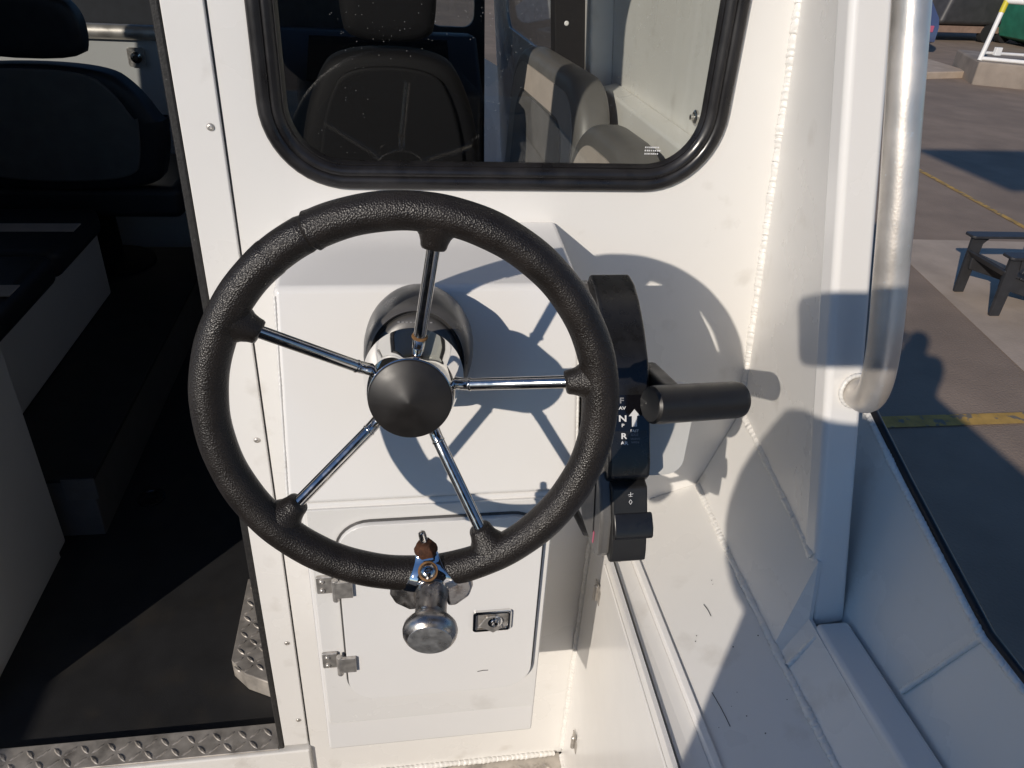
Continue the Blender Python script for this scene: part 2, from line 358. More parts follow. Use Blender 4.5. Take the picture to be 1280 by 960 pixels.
# headliner, made pale so it bounces more light into the cabin
MB().prism([[(-1.82, .06), (.38, .06), (.36, 2.78), (-1.80, 2.78)]], lambda u, v, t: V((u, v, t)), 2.07, 2.095).build('headliner', 'greywhite', boat)
# interior framing on the starboard wall
MB().strip([wallpt(1, .02, 1.215, -.001), wallpt(1, .80, 1.215, -.001)], [wallpt(1, .02, 1.205, -.040), wallpt(1, .80, 1.205, -.040)], (0, 0, -.075)).build('wall_stringer', 'white', ws, bevel=.006)
MB().prism([[(.84, .6), (.90, .6), (.90, 2.05), (.84, 2.05)]], lambda u, v, t: wallpt(1, u, v, t), -.055, -.001).build('wall_frame', 'white', ws, bevel=.006)
MB().prism([[(.90, 1.20), (1.03, 1.05), (1.03, 2.05), (.90, 2.05)]], lambda u, v, t: wallpt(1, u, v, t), -.016, -.002).build('wall_gusset', 'white', ws, bevel=.004)
bp_ = MB().prism([[(1.10, .2), (1.16, .2), (1.16, 2.05), (1.10, 2.05)]], lambda u, v, t: wallpt(1, u, v, t), -.085, -.002).build('black_pillar', 'black', ws, bevel=.004)
screw(bp_, wallpt(1, 1.10, 1.36, -.05), (0, -1, 0), .006, 'print'); screw(bp_, wallpt(1, 1.10, 1.30, -.055), (0, -1, 0), .006, 'print')
MB().lathe([(0, .012), (.004, .012), (.006, .009), (.006, .005), (.012, .0045), (.013, .001)], wallpt(1, .30, 1.245, -.0005), (-1, 0, 0), 16).build('wall_fastener', 'steel', ws)

# --- side wing plate aft of the bulkhead, its post, welds
pc = lambda z: V((.449 + .100*(1.457-z), -.2 - .223*(1.457-z), z))      # centre of the post's aft face
def post_in(z): p = pc(z); return V((p.x-.0215, p.y+.020, z))
zs = [.845 + i*(2.1-.845)/12 for i in range(13)]
wing = MB().strip([V((ex(z), 0, z)) if z > .861 else V((.5305, 0, .861)) for z in zs], [post_in(max(z, .852)) for z in zs], (.005, .002, 0)).build('side_wing', 'white', boat)
post = MB().beam(pc(.762) + V((0, .016, 0)), pc(2.09) + V((0, .016, 0)), .045, .032).build('corner_post', 'white2', boat, bevel=.008, seg=4)
weld([V((ex(z)-.001, -.002, z)) for z in (.862, 1.2, 1.5, 2.09)], .0065, wing, .0085)
weld([(.531, -.003, .861), (.5095, -.17, .861), (.4885, -.325, .860)], .0068, wing, .009, nrm=(-.8, 0, .6))
# --- coaming, shelf, lip, gap, locker
ys = [-.001, -.17, -.336, -.352, -.6, -2.2]
lo = [(.483, .717), (.472, .717), (.466, .717), (.465, .717), (.461, .717), (.46, .717)]
hi = [(.531, .861), (.510, .861), (.4875, .861), (.4895, .780), (.492, .765), (.492, .765)]
coam = MB().strip([V((x, y, z)) for (x, z), y in zip(lo, ys)], [V((x, y, z)) for (x, z), y in zip(hi, ys)], (.005, 0, -.001)).build('coaming', 'white', boat, ang=20)
weld([(.483, -.004, .7165), (.472, -.17, .7165), (.465, -.34, .7165), (.461, -.60, .7165), (.460, -1.2, .7165)], .0052, coam, .0075, nrm=(-.6, 0, .8))
weld([(.4665, -.372, .720), (.4895, -.374, .772)], .0035, coam, .006, nrm=(-.5, -.7, .5))
SH0, SZ0 = .347, .666                                  # inboard edge of the sloping shelf
shelf = MB().strip([V((SH0, y, SZ0)) for y in ys], [V((x+.004, y, z-.001)) for (x, z), y in zip(lo, ys)], (0, 0, -.006)).build('side_shelf', 'white', boat)
MB().strip([V((SH0-.003, y, SZ0+.0045)) for y in (-.002, -2.2)], [V((SH0+.006, y, SZ0+.0075)) for y in (-.002, -2.2)], (0, 0, -.03)).build('shelf_lip', 'white2', shelf, bevel=.002)
lx = lambda y: .312 + .030*y
lock = MB().strip([V((lx(y), y, .001)) for y in (-.002, -2.2)], [V((lx(y), y, .6620)) for y in (-.002, -2.2)], (.006, 0, 0)).build('side_locker', 'white2', boat)
MB().strip([V((lx(y)+.006, y, .648)) for y in (-.002, -2.2)], [V((lx(y)+.0125, y, .648)) for y in (-.002, -2.2)], (0, 0, -.01)).build('gap_seal', 'bottomblack', lock)
MB().strip([V((lx(y)+.0115, y, .655)) for y in (-.002, -2.2)], [V((SH0-.0035, y, .660)) for y in (-.002, -2.2)], (0, 0, -.007)).build('gap_channel', 'white', lock)
MB().strip([V((lx(y)-.0035, y, .05)) for y in (-.100, -.85)], [V((lx(y)-.0035, y, .642)) for y in (-.100, -.85)], (.0032, 0, 0)).build('locker_door', 'white2', lock, bevel=.001)
def barrel_hinge(parent, o, r=.0042, h=.034):
    hg = MB().lathe([(-h/2, r*.6), (-h/2+.002, r), (h/2-.002, r), (h/2, r*.6)], o, (0, 0, 1), 14).build('hinge', 'satinsteel', parent)
    MB().box((o[0]+r-.002, o[1]-.016, o[2]-h*.45), (o[0]+r+.0005, o[1]+.016, o[2]+h*.45)).build('hinge_leaf', 'satinsteel', hg, bevel=.001)
barrel_hinge(lock, (lx(-.09)-.0075, -.092, .572)); barrel_hinge(lock, (lx(-.09)-.0075, -.092, .172))
weld([(lx(0)-.001, -.004, z) for z in (.02, .655)], .0055, lock, .009, nrm=(-.7, -.7, 0))
weld([(lx(y)-.001, y, .002) for y in (-.005, -.6)], .005, lock, .009, nrm=(-.7, 0, .7))
# small scuffs of bare metal and dark paint chips on the coaming and shelf
ch = MB(); shz = lambda x, y: SZ0 + (x-SH0)/(.470-SH0-.01*min(1, -y))*.0505 + .0004
for k in range(13):
    y = random.uniform(-.62, -.2); x = random.uniform(.36, .455); r = random.uniform(.0004, .0011)
    ch.lathe([(0, r), (.0003, r*.7)], (x, y, shz(x, y)), (-.35, 0, .94), 6)
for a, b in (((.375, -.37), (.379, -.42)), ((.41, -.24), (.412, -.262))):
    ch.tube([(p[0], p[1], shz(*p)) for p in (a, ((a[0]+b[0])/2+.0008, (a[1]+b[1])/2), b)], .0004, 6)
c_ = ch.build('paint_chips', 'hullgrey', shelf); c_['kind'] = 'stuff'
# --- side rail, bulwark, gunwale
rail = MB().beam((.5135, -.362, .764), (.511, -2.2, .764), .044, .042).build('side_rail', 'white2', boat, bevel=.007, seg=3)
gy = [-.17, -.24, -.33, -.42, -.505, -.56, -.9, -2.2]
gz = [1.021, 1.000, .973, .947, .921, .918, .915, .915]
gx = [.577, .572, .567, .563, .561, .561, .561, .561]
bw = MB().strip([V((.5375, y, .765)) for y in gy], [V((x, y, z)) for x, y, z in zip(gx, gy, gz)], (.005, 0, 0)).build('bulwark', 'white', boat, ang=20)
MB().tube([V((x+.0065, y, z-.002)) for x, y, z in zip(gx, gy, gz)], .0062, 12).build('rub_rail', 'rubber', bw)
weld([(x-.001, y, z-.004) for x, y, z in zip(gx, gy, gz)][:7], .0042, bw, .0065, nrm=(-.9, 0, .3))
weld([(.5372, -.47, .79), (.548, -.487, .85), (.559, -.505, .915)], .003, bw, .007, nrm=(-.95, 0, .2))
# hull outside, transom, port side, cockpit deck
def hx(z): return .57 if z > .3 else .57 - (.3-z)*.15
hull = MB()
sec = [(.578, .91), (.585, .5), (.57, .1), (.40, -.42), (-.705, -.80), (-1.81, -.42), (-1.98, .1), (-1.995, .5), (-1.985, .91)]
stn = [(-2.25, 1.), (-.2, 1.), (2.8, .97), (4.2, .72), (5.3, .12)]
vs = [V((-.705 + (x+.705)*k, y, z + (.25*(1-k)))) for y, k in stn for x, z in sec]; n = len(sec)
hull.add(vs, [(i*n+j, i*n+j+1, (i+1)*n+j+1, (i+1)*n+j) for i in range(len(stn)-1) for j in range(n-1)] + [tuple(range(n))])
hull.build('hull', 'white', boat)
MB().strip([V((-1.95, y, .0)) for y in (-.001, -2.2)], [V((-1.97, y, .915)) for y in (-.001, -2.2)], (-.005, 0, 0)).build('port_bulwark', 'white', boat)
MB().box((-1.97, -2.22, 0), (.56, -2.19, .85)).build('transom', 'white', boat)
deck = MB().box((-1.96, -2.2, -.03), (lx(-.3)+.004, -.0005, -.0005)).build('cockpit_deck', 'plate', boat)
MB().box((-1.90, -2.15, .0), (lx(-.3)-.03, -.32, .006)).build('bounce_cut_mat', 'deckmat', deck, bevel=.002)  # unseen dark mat added to cut light bouncing off the deck
lz = lozenges(lambda u, v, h: V((u, v, -.0005+h)), -.2, .30, -.30, -.004, .03, .028, .007, .002).build('tread_bars', 'plate', deck); lz['kind'] = 'stuff'
weld([(-.199, -.003, .003), (.295, -.003, .003)], .006, bulk, .010, nrm=(0, -.7, .7))
MB().box((-.30, -.3, GZ-.0), (-.1, .1, -.62)).build('keel_block', 'wood', boat); 
MB().box((-1.3, -.3, GZ-.0), (-1.1, .1, -.62)).build('keel_block', 'wood', boat)
# --- grab rail on the post (welded tube)
hp = [(.3625, -.130, 2.09), (.441, -.27, 1.463), (.462, -.305, 1.30), (.4735, -.323, 1.205)]
a0, a1, a2, a3 = V((.4735, -.323, 1.205)), V((.4865, -.343, 1.105)), V((.495, -.325, 1.068)), V((.498, -.284, 1.076))
hp += [tuple(a0*(1-t)**3 + a1*3*t*(1-t)**2 + a2*3*t*t*(1-t) + a3*t**3) for t in [i/14 for i in range(1, 15)]]
gr = MB().tube(hp, .0162, 28).build('grab_rail', 'alu', boat)
q0 = V((.4978, -.290, 1.0755)); dn = V((0, -1, .22)).normalized(); ring = []
weld([q0 + V((1, 0, 0))*.0185*cos(a) + V((0, .22, 1)).normalized()*.0185*sin(a) for a in [2*pi*i/24 for i in range(25)]], .0024, gr, .006, nrm=tuple(dn))

# ================================================================== helm console on the bulkhead
con = thing('helm_console', 'white painted helm console box with access hatch, behind the steering wheel', 'console', (.03, -.12, .455))
BX0, BX1 = -.139, .203
fy = lambda z: -.168 - .341*(1.154-z)                      # console face, leaning
MB().prism([[(-.0006, 1.172), (-.168, 1.154), (-.2485, .918), (-.0006, .918)]], SZ, BX0, BX1).build('console_box', 'white2', con, bevel=.007, seg=3)
cab = MB().box((-.124, -.2475, .455), (.177, -.0006, .9178)).build('console_cabinet', 'white2', con, bevel=.004)
for sx in (BX0+.0015, BX1-.0015):                      # welded side seams
    weld([(sx, fy(z)+.0022, z) for z in (.925, 1.145)], .0018, con, .006, nrm=(0, -1, 0))
weld([(BX0, -.003, z) for z in (.925, 1.17)], .004, con, .008, nrm=(-.7, -.7, 0))
MB().box((-.118, -.2515, .520), (.1745, -.2477, .912)).build('hatch_frame', 'white', con, bevel=.0012)
hd = MB().prism([rrect(-.086, .163, .578, .892, .040, 8)], XZ, -.2600, -.2522).build('hatch_door', 'white2', con, bevel=.0055, seg=4)
MB().prism([rrect(-.0890, .1660, .5745, .8950, .043, 8)], XZ, -.2535, -.2518).build('hatch_seal', 'greyplastic', con)
def hatch_hinge(x, z):
    h = MB().box((x-.018, -.2562, z-.013), (x+.002, -.2518, z+.015)).build('hatch_hinge', 'satinsteel', hd, bevel=.0015)
    h2 = MB().lathe([(-.019, .003), (-.018, .0042), (.016, .0042), (.017, .003)], (x+.005, -.2610, z-.002), (0, 0, 1), 14); h2.box((x+.006, -.2650, z-.014), (x+.026, -.2603, z+.013))
    h2.build('hatch_hinge', 'satinsteel', hd, bevel=.001)
    for d in (-.007, .008): screw(hd, (x-.011, -.2562, z+d), (0, -1, 0), .0035, 'satinsteel')
hatch_hinge(-.100, .657); hatch_hinge(-.097, .795)
# twist latch: pressed dish with lock barrel
LX, LZ = .1045, .7185
lt = ringsweep(MB(), LX-.0255, LX+.0255, LZ-.0185, LZ+.0185, .005, [(0, 0), (0, .0035), (.002, .0046), (.0045, .0040), (.006, -.001), (.014, -.003), (.0184, -.003)], -.2600).build('latch', 'chrome', hd, ang=50)
MB().box((LX-.020, -.2612, LZ-.0135), (LX+.020, -.2603, LZ+.0135)).build('latch_dish', 'satinsteel', lt)
MB().lathe([(0, .0105), (.003, .0105), (.0042, .0085), (.0042, .006), (.0065, .0055), (.007, .004), (.006, .0015)], (LX+.003, -.2612, LZ-.001), (0, -1, 0), 24).build('lock_barrel', 'chrome', lt)
MB().prism([[(LX-.018, LZ-.006), (LX+.002, LZ-.021), (LX+.014, LZ-.012), (LX+.004, LZ+.011), (LX-.008, LZ+.009)]], XZ, -.2650, -.2613).build('latch_handle', 'satinsteel', lt, bevel=.0015)
MB().tube([(.088, -.2603, .617), (.096, -.2603, .6185), (.103, -.2602, .618)], .0005, 6).build('scuff', 'hullgrey', hd)

# ================================================================== steering wheel (local frame: u right, w up, n towards the helmsman)
TA = radians(11); TY = radians(4.5); H = V((0, -.401, 1.146)); U = V((cos(TY), -sin(TY), 0)); Nn = V((-sin(TY)*cos(TA), -cos(TY)*cos(TA), sin(TA))); W = Nn.cross(U)
def F(a, b, c): return H + U*a + W*b + Nn*c
def pol(r, ang, c=0.): a = radians(ang); return F(r*cos(a), r*sin(a), c)
# helm unit fixed to the console: bezel and shaft
hu = thing('helm_unit', 'grey plastic tilt helm boss on the console behind the chrome hub', 'helm', tuple(F(0, 0, -.2)))
OF = F(0.001, -.004, 0)
bz = MB().lathe([(-.212, .0565), (-.195, .0585), (-.175, .0580), (-.150, .0555), (-.138, .0520), (-.1335, .0480), (-.136, .0462), (-.142, .0455), (-.142, .0440), (-.136, .0430), (-.1325, .0400), (-.131, .0300), (-.131, .0100)], OF, Nn, 56, 1.12, tuple(W)).build('bezel', 'greyplastic', hu, ang=40)
MB().lathe([(-.1440, .0458), (-.1385, .0458), (-.1385, .0440), (-.144, .0440)], OF, Nn, 56, 1.12, tuple(W)).build('bezel_groove', 'bottomblack', bz)
MB().lathe([(-.131, .0195), (-.124, .0185), (-.110, .0170), (-.078, .0165)], F(0, .004, 0), Nn, 32).build('shaft_boot', 'plastic', hu)
MB().prism([[(-.016, .010), (.016, .010), (.012, .028), (.007, .032), (-.007, .032), (-.012, .028)]], lambda u, v, t: F(u, v-.004, t), -.1322, -.1300).build('lever_recess', 'bottomblack', bz)
MB().lathe([(0, .0062), (.006, .0062), (.0075, .005), (.0075, .0038), (.005, .0035)], F(-.001, .021, -.1300), Nn, 18).build('tilt_button', 'plastic', bz)
text('bezel_print', 'WARNING DO NOT REMOVE', .0030, 'greyprint', bz, F(0, .0470, -.1312), U, W, 'CENTER', .8) if False else None
bars = MB()
for i in range(9): bars.add([F(-.018+i*.004, .0375, -.1318), F(-.0155+i*.004, .0375, -.1318), F(-.0155+i*.004, .0387, -.1318), F(-.018+i*.004, .0387, -.1318)], [(0, 1, 2, 3)])
bars.build('bezel_print', 'greyprint', bz)

sw = thing('steering_wheel', 'black leather wrapped boat steering wheel with five polished steel spokes', 'steering wheel', tuple(F(0, 0, 0)))
RC, RT = .1645, .0156
rim = MB(); NA, NB = 420, 36; vs = []
SP = (81.5, 9.3, -62.5, -136.2, 152.6)
for i in range(NA):
    a = 360*i/NA; r = RT + .00018*sin(radians(a*7)) + .00012*sin(radians(a*23))
    da = (a-117.7+180) % 360 - 180; r -= .0026*math.exp(-(da/.45)**2) - .0007*math.exp(-((da+1.2)/.8)**2)
    if 0 < da < 12.3: r -= .0005
    db = (a-129.8+180) % 360 - 180
    for k in range(NB):
        b = 2*pi*k/NB; rr = r - (.0018*math.exp(-(db/.4)**2) if .5 < b < 1.9 else 0)
        vs.append(pol(RC + rr*cos(b), a + .8*sin(b)*math.exp(-(da/6)**2), rr*sin(b)))
rim.add(vs, [(i*NB+k, ((i+1) % NA)*NB+k, ((i+1) % NA)*NB+(k+1) % NB, i*NB+(k+1) % NB) for i in range(NA) for k in range(NB)])
rim.build('rim', 'leather', sw)
for s_ in SP:
    a = radians(s_); rd = U*cos(a) + W*sin(a); tg = U*-sin(a) + W*cos(a)
    # moulded sleeve where the spoke enters the rim, flaring into the rim
    vs = []; nn = 28; prof = [(.1640, .0150, .0150), (.1560, .0148, .0215), (.1500, .0135, .0165), (.1455, .0120, .0130), (.1410, .0110, .0113), (.1372, .0106, .0106), (.1355, .0096, .0096), (.1350, .0066, .0066)]
    for (r, hn, ht) in prof:
        for k in range(nn):
            t = 2*pi*k/nn; vs.append(H + rd*r + tg*(ht*cos(t)) + Nn*(hn*sin(t) - (RC-r)*.22))
    m_ = len(prof)
    MB().add(vs, [(i*nn+k, i*nn+(k+1) % nn, (i+1)*nn+(k+1) % nn, (i+1)*nn+k) for i in range(m_-1) for k in range(nn)] + [tuple((m_-1)*nn+k for k in range(nn))]).build('spoke_socket', 'leather', sw, ang=70)
    P0 = H + rd*.150 - Nn*.0030; P1 = H + rd*.0540 - Nn*.0350; P2 = H + rd*.0455 - Nn*.0385; P3 = H + rd*.034 - Nn*.050
    pts = [P0, P0.lerp(P1, .33), P0.lerp(P1, .66), P1] + [P1*(1-t)**2 + P2*2*t*(1-t) + P3*t*t for t in (.2, .4, .6, .8, 1.)]
    sp = MB().tube(pts, .0056, 22).build('spoke', 'steel', sw)
    dd = (P1-P0).normalized()
    MB().lathe([(-.0007, .0057), (.0, .0070 if s_ == 81.5 else .0061), (.0012, .0072 if s_ == 81.5 else .0061), (.002, .0056)], P1 + dd*.0005, dd, 20).build('spoke_collar', 'rustring' if s_ == 81.5 else 'steel', sp)
MB().lathe([(-.0795, .0440), (-.080, .0462), (-.0792, .0474), (-.0775, .0472), (-.060, .0440), (-.040, .0403), (-.0215, .0372), (-.0205, .0362), (-.0205, .030)], H, Nn, 72).build('hub_cone', 'chrome', sw, ang=50)
MB().lathe([(-.0215, .0345), (-.0205, .0362), (-.0192, .0366), (-.0184, .0362), (-.0178, .0352), (-.0145, .024), (-.0105, .010), (-.0082, .002), (-.0080, .0005)], H, Nn, 72).build('hub_cap', 'capblack', sw, ang=60)
# spinner knob clamped to the bottom of the rim
KA = radians(-83.8); kr = U*cos(KA) + W*sin(KA); kt = U*-sin(KA) + W*cos(KA)      # kr points away from the hub, kt to starboard along the rim
def K(a, b, c): return H + kr*(RC+b) + kt*a + Nn*c                            # a along rim, b outward, c towards helmsman
ax = (Nn*.95 + kr*.30 - kt*.04).normalized()
kb = K(.001, .011, .0130)
prof = [(-.002, .0158), (.0, .0152), (.014, .0140), (.026, .0142), (.0315, .0165), (.0345, .0200), (.0385, .0232), (.0430, .0242), (.0475, .0234), (.0510, .0212), (.0522, .0195), (.0526, .0192)]
kn = MB().lathe(prof, kb, ax, 44).build('spinner_knob', 'oldchrome', sw, ang=50)
MB().lathe([(.0515, .0194), (.0531, .0190), (.0537, .016), (.0541, .008), (.0542, .0008)], kb, ax, 44).build('knob_face', 'knobface', kn, ang=60)
# clamp saddle: an arched plate hugging the front of the rim, with two wings
cl = MB(); rows = []
out = [(-.026, .0095), (-.020, .0110), (-.012, .0140), (-.003, .0195), (.006, .0250), (.012, .0300), (.019, .0310)]
for b, hw in out:
    row = []
    for k in range(13):
        t = -1 + 2*k/12; a = t*hw
        c = sqrt(max(0, .0185**2 - min(abs(b), .0175)**2)) + .0012 if b < .0165 else .0075 - (b-.0165)*.7
        c -= .0055*max(0, abs(t)-.55)/.45*(1 if b > 0 else .2)
        row.append(K(a, b, c))
    rows.append(row)
fr = [p for r_ in rows for p in r_]; m_ = len(fr)
bk = [p - Nn*.0030 for p in fr]; nc = 13; nr = len(rows)
fs = []
for i in range(nr-1):
    for k in range(nc-1):
        q = (i*nc+k, i*nc+k+1, (i+1)*nc+k+1, (i+1)*nc+k); fs.append(q); fs.append(tuple(x+m_ for x in reversed(q)))
bd = [k for k in range(nc)] + [i*nc+nc-1 for i in range(1, nr)] + [(nr-1)*nc+k for k in range(nc-2, -1, -1)] + [i*nc for i in range(nr-2, 0, -1)]
for i in range(len(bd)): a_, b_ = bd[i], bd[(i+1) % len(bd)]; fs.append((a_, b_, b_+m_, a_+m_))
MB().add(fr+bk, fs).build('clamp', 'chrome', kn, sub=1, ang=70)
for sg in (-1, 1):
    c0 = K(sg*.0255, .0150, .0050); ww = MB()
    ww.prism([[(-.012, -.010), (.003, -.012), (.0115, -.007), (.0130, .001), (.009, .010), (-.003, .0150), (-.012, .013)]], lambda u, v, t: c0 + kt*(sg*u) + kr*v + Nn*(t - u*.35), -.0075, .0075)
    ww.build('clamp_wing', 'oldchrome', kn, bevel=.003, seg=3)
MB().lathe([(-.001, .0072), (.0012, .0072), (.0030, .0060), (.0040, .0042), (.0043, .0030), (.0030, .0020), (.0030, .0004)], K(.0, -.0115, .0165), (Nn*.80 - kr*.6).normalized(), 22).build('clamp_screw', 'steel', kn, ang=50)
MB().lathe([(-.0008, .0092), (.0003, .0088), (.0005, .0070)], K(.0, -.0115, .0163), (Nn*.80 - kr*.6).normalized(), 24).build('rust_ring', 'rustring', kn)
for q in (0, 1):
    d1 = (kt if q else (kr - Nn*.2)).normalized()
    MB().beam(K(0, -.0141, .0200) - d1*.0022, K(0, -.0141, .0200) + d1*.0022, .0009, .0009, tuple(Nn)).build('screw_slot', 'bottomblack', kn)
bo = K(-.0005, -.0265, .004); bd_ = (-kr*.93 + Nn*.1 - kt*.08).normalized()
MB().lathe([(-.004, .0105), (.0, .0112), (.0035, .0108), (.0065, .0085), (.0085, .0078), (.0092, .005)], bo, bd_, 6).build('clamp_nut', 'rust', kn, bevel=.0012)
MB().tube([bo, bo + bd_*.016, bo + bd_*.0195, bo + bd_*.0205], [.0036, .0036, .0032, .0015], 14).build('clamp_bolt', 'steel', kn)

# ================================================================== engine control on the console's starboard side
thc = thing('throttle_control', 'black engine control box with horizontal grip lever beside the steering wheel', 'throttle', (.235, -.25, .9))
TX0, TX1 = .2065, .2620
up_ = [(-.150, 1.160), (-.178, 1.158), (-.203, 1.147), (-.231, 1.128), (-.258, 1.103), (-.276, 1.072), (-.296, 1.036), (-.313, 1.004), (-.317, .990), (-.311, .980), (-.240, .965), (-.13, 1.0), (-.12, 1.11)]
MB().prism([up_], SZ, TX0+.008, TX1+.001).build('control_head', 'plastic', thc, bevel=.0045, seg=3)
low = [(-.100, 1.13), (-.150, 1.148), (-.215, 1.112), (-.262, 1.060), (-.292, 1.000), (-.318, .975), (-.336, .945), (-.342, .905), (-.335, .893), (-.262, .893), (-.215, .925), (-.110, 1.0)]
MB().prism([low], SZ, TX0, TX1-.012).build('control_body', 'bodygrey', thc, bevel=.005, seg=3)
blk = [(-.300, .985), (-.322, .980), (-.336, .952), (-.350, .912), (-.352, .900), (-.347, .8955), (-.285, .8955), (-.285, .96)]
lb = MB().prism([blk], SZ, TX0+.012, TX1-.002).build('switch_block', 'satin', thc, bevel=.0028, seg=3)
MB().prism([[(-.3340, .956), (-.3470, .942), (-.3505, .932), (-.3480, .928), (-.3400, .931), (-.332, .945)]], SZ, TX0+.014, TX1+.003).build('trim_switch', 'plastic', lb, bevel=.0025, seg=3)
MB().lathe([(0, .016), (-.008, .016), (-.010, .013), (-.014, .0125), (-.016, .009)], (.238, -.322, .8957), (0, -.15, 1), 24).build('cable_gland', 'satin', thc)
MB().tube([(.222, -.30, .893), (.214, -.27, .87), (.21, -.2, .86), (.19, -.12, .87)], .005, 10).build('control_cable', 'rubber', thc)
MB().box((TX0-.0008, -.322, .902), (TX0-.0002, -.319, .918)).build('pink_mark', 'pink', thc)
MB().tube([(TX0-.0004, -.318, .915), (TX0-.0004, -.300, .985)], .0009, 6).build('case_seam', 'bottomblack', thc)
# gloss label panel on the aft face; print is laid just proud of it
ff = V((0, -.0335, -.0655)).normalized()                # down the label face
fo = V((0, -.2765, 1.0718)); fn = V((0, -.890, .455)).normalized()
uz = -ff
def lab(u, d): return V((u, fo.y, fo.z)) + ff*d + fn*.0010
MB().add([lab(.2175, .000), lab(.2610, .000), lab(.2610, .072), lab(.2175, .072)], [(0, 1, 2, 3)]).build('label_panel', 'gloss', thc)
def pr(s_, size, u, d, m='print', sx=1.25): return text('print', s_, size, m, thc, lab(u, d) + fn*.0005, U, uz, 'CENTER', sx)
px_ = .2300
pr('F', .0085, px_, .0085, 'greyprint'); pr('AV', .0048, px_+.0006, .0155); pr('N', .0096, px_+.0010, .0285); pr('P', .0050, px_+.0012, .0345)
pr('R', .0088, px_+.0022, .0475); pr('AR', .0052, px_+.0026, .0540)
pr('FAST', .0038, .2442, .0405, 'print', 1.1); pr('IDLE', .0038, .2442, .0448, 'greyprint', 1.1); pr('RALENTI', .0029, .2446, .0490, 'greyprint', 1.); pr('RAPIDE', .0029, .2446, .0528, 'greyprint', 1.)
ar = [(-.0062, -.0285+.006), (0, -.0155), (.0062, -.0225), (.0028, -.0225), (.0028, -.0345), (-.0028, -.0345), (-.0028, -.0225), (-.0062, -.0225)]
MB().add([lab(.2442+u, -v) + fn*.0005 for u, v in [(0, -.0155), (.0064, -.0230), (.0029, -.0230), (.0029, -.0345), (-.0029, -.0345), (-.0029, -.0230), (-.0064, -.0230)]], [tuple(range(7))]).build('print_arrow', 'print', thc)
# trim icons
def sw_(u, d): a = V((0, -.3225, .9785)); dn_ = V((0, -.0125, -.0275)).normalized(); return V((u, a.y, a.z)) + dn_*d + V((0, -.91, .41))*.0010
ic = MB(); 
for pts in ([(-.0030, .0060), (.0030, .0050)], [(0, .0030), (0, .0078)], [(-.002, .0078), (.002, .0078)], [(-.0018, .0140), (0, .0115)], [(0, .0115), (.0018, .0140)], [(.0018, .0140), (0, .0168)], [(0, .0168), (-.0018, .0140)]):
    ic.tube([sw_(.240+p[0], p[1]) for p in pts], .0003, 6)
ic.build('print_icons', 'print', lb)
# lever arm, pale mounting plate, grip
MB().prism([rrect(.262, .318, .958, 1.082, .020, 6)], XZ, -.275, -.268).build('mount_plate', 'bracket', thc, bevel=.002)
MB().lathe([(0, .030), (.010, .030), (.016, .026)], (.2625, -.235, 1.055), (1, 0, 0), 28).build('lever_hub', 'satin', thc)
MB().beam((.276, -.220, 1.065), (.278, -.300, 1.080), .022, .030, (1, 0, 0)).build('lever_arm', 'satin', thc, bevel=.006, seg=3)
gd = V((.95, .23, -.125)).normalized(); g0 = V((.2475, -.318, 1.0850))
gp = MB().lathe([(-.0005, .0150), (.0, .0176), (.0025, .0200), (.012, .0206), (.060, .0206), (.110, .0205), (.1155, .0196), (.118, .0172), (.1185, .012)], g0, gd, 40, .98).build('grip', 'satin', thc, bevel=0)
MB().lathe([(.117, .0125), (.1215, .0125), (.1235, .0105), (.124, .004)], g0, gd, 24).build('grip_button', 'plastic', gp)

# ================================================================== inside the wheelhouse
def slab(xz, y0, y1): return MB().prism([xz], XZ, y0, y1)
# white cabinet beside the door
cb = thing('cabin_cabinet', 'white cabinet panel just inside the open doorway', 'cabinet', (-1.2, .4, .1))
MB().box((-1.50, .10, .135), (-.835, .605, 1.30)).build('carcass', 'greywhite', cb, bevel=.006)
MB().box((-1.48, .12, .1005), (-.850, .585, .1348)).build('plinth', 'greywhite', cb)
MB().box((-.8345, .115, .20), (-.829, .33, 1.27)).build('cabinet_door', 'greywhite', cb, bevel=.002)
# low aluminium edged step and bench along the port side
st = thing('cabin_step', 'low dark step with bare aluminium corner on the cabin floor', 'step', (-1.1, 1.2, .1))
MB().box((-1.45, .66, .1005), (-.765, 2.2, .275)).build('riser', 'greyvinyl', st, bevel=.004)
MB().box((-1.45, .655, .2755), (-.755, 2.21, .290)).build('tread', 'deckmat', st, bevel=.003)
MB().box((-.83, .650, .225), (-.752, .6545, .288)).build('corner_trim', 'bodygrey', st, bevel=.002)
bn = thing('port_bench', 'dark bench with striped cushion along the cabin side', 'bench', (-1.3, 1.3, .29))
MB().box((-1.60, .75, .2905), (-1.02, 1.75, .53)).build('bench_base', 'greywhite', bn, bevel=.01)
MB().box((-1.62, .74, .5305), (-.985, 1.30, .62)).build('cushion', 'navy', bn, bevel=.03, seg=4)
MB().box((-1.62, 1.31, .5305), (-.985, 1.72, .62)).build('cushion', 'navy', bn, bevel=.03, seg=4)
MB().box((-1.615, 1.00, .6190), (-.988, 1.07, .6225)).build('stripe', 'cream', bn, bevel=.001)
MB().box((-1.615, 1.48, .6190), (-.988, 1.55, .6225)).build('stripe', 'cream', bn, bevel=.001)
def soft(p, n=3):
    for _ in range(n):
        p = [q for i in range(len(p)) for q in ((p[i][0]*.75 + p[(i+1) % len(p)][0]*.25, p[i][1]*.75 + p[(i+1) % len(p)][1]*.25), (p[i][0]*.25 + p[(i+1) % len(p)][0]*.75, p[i][1]*.25 + p[(i+1) % len(p)][1]*.75))]
    return p
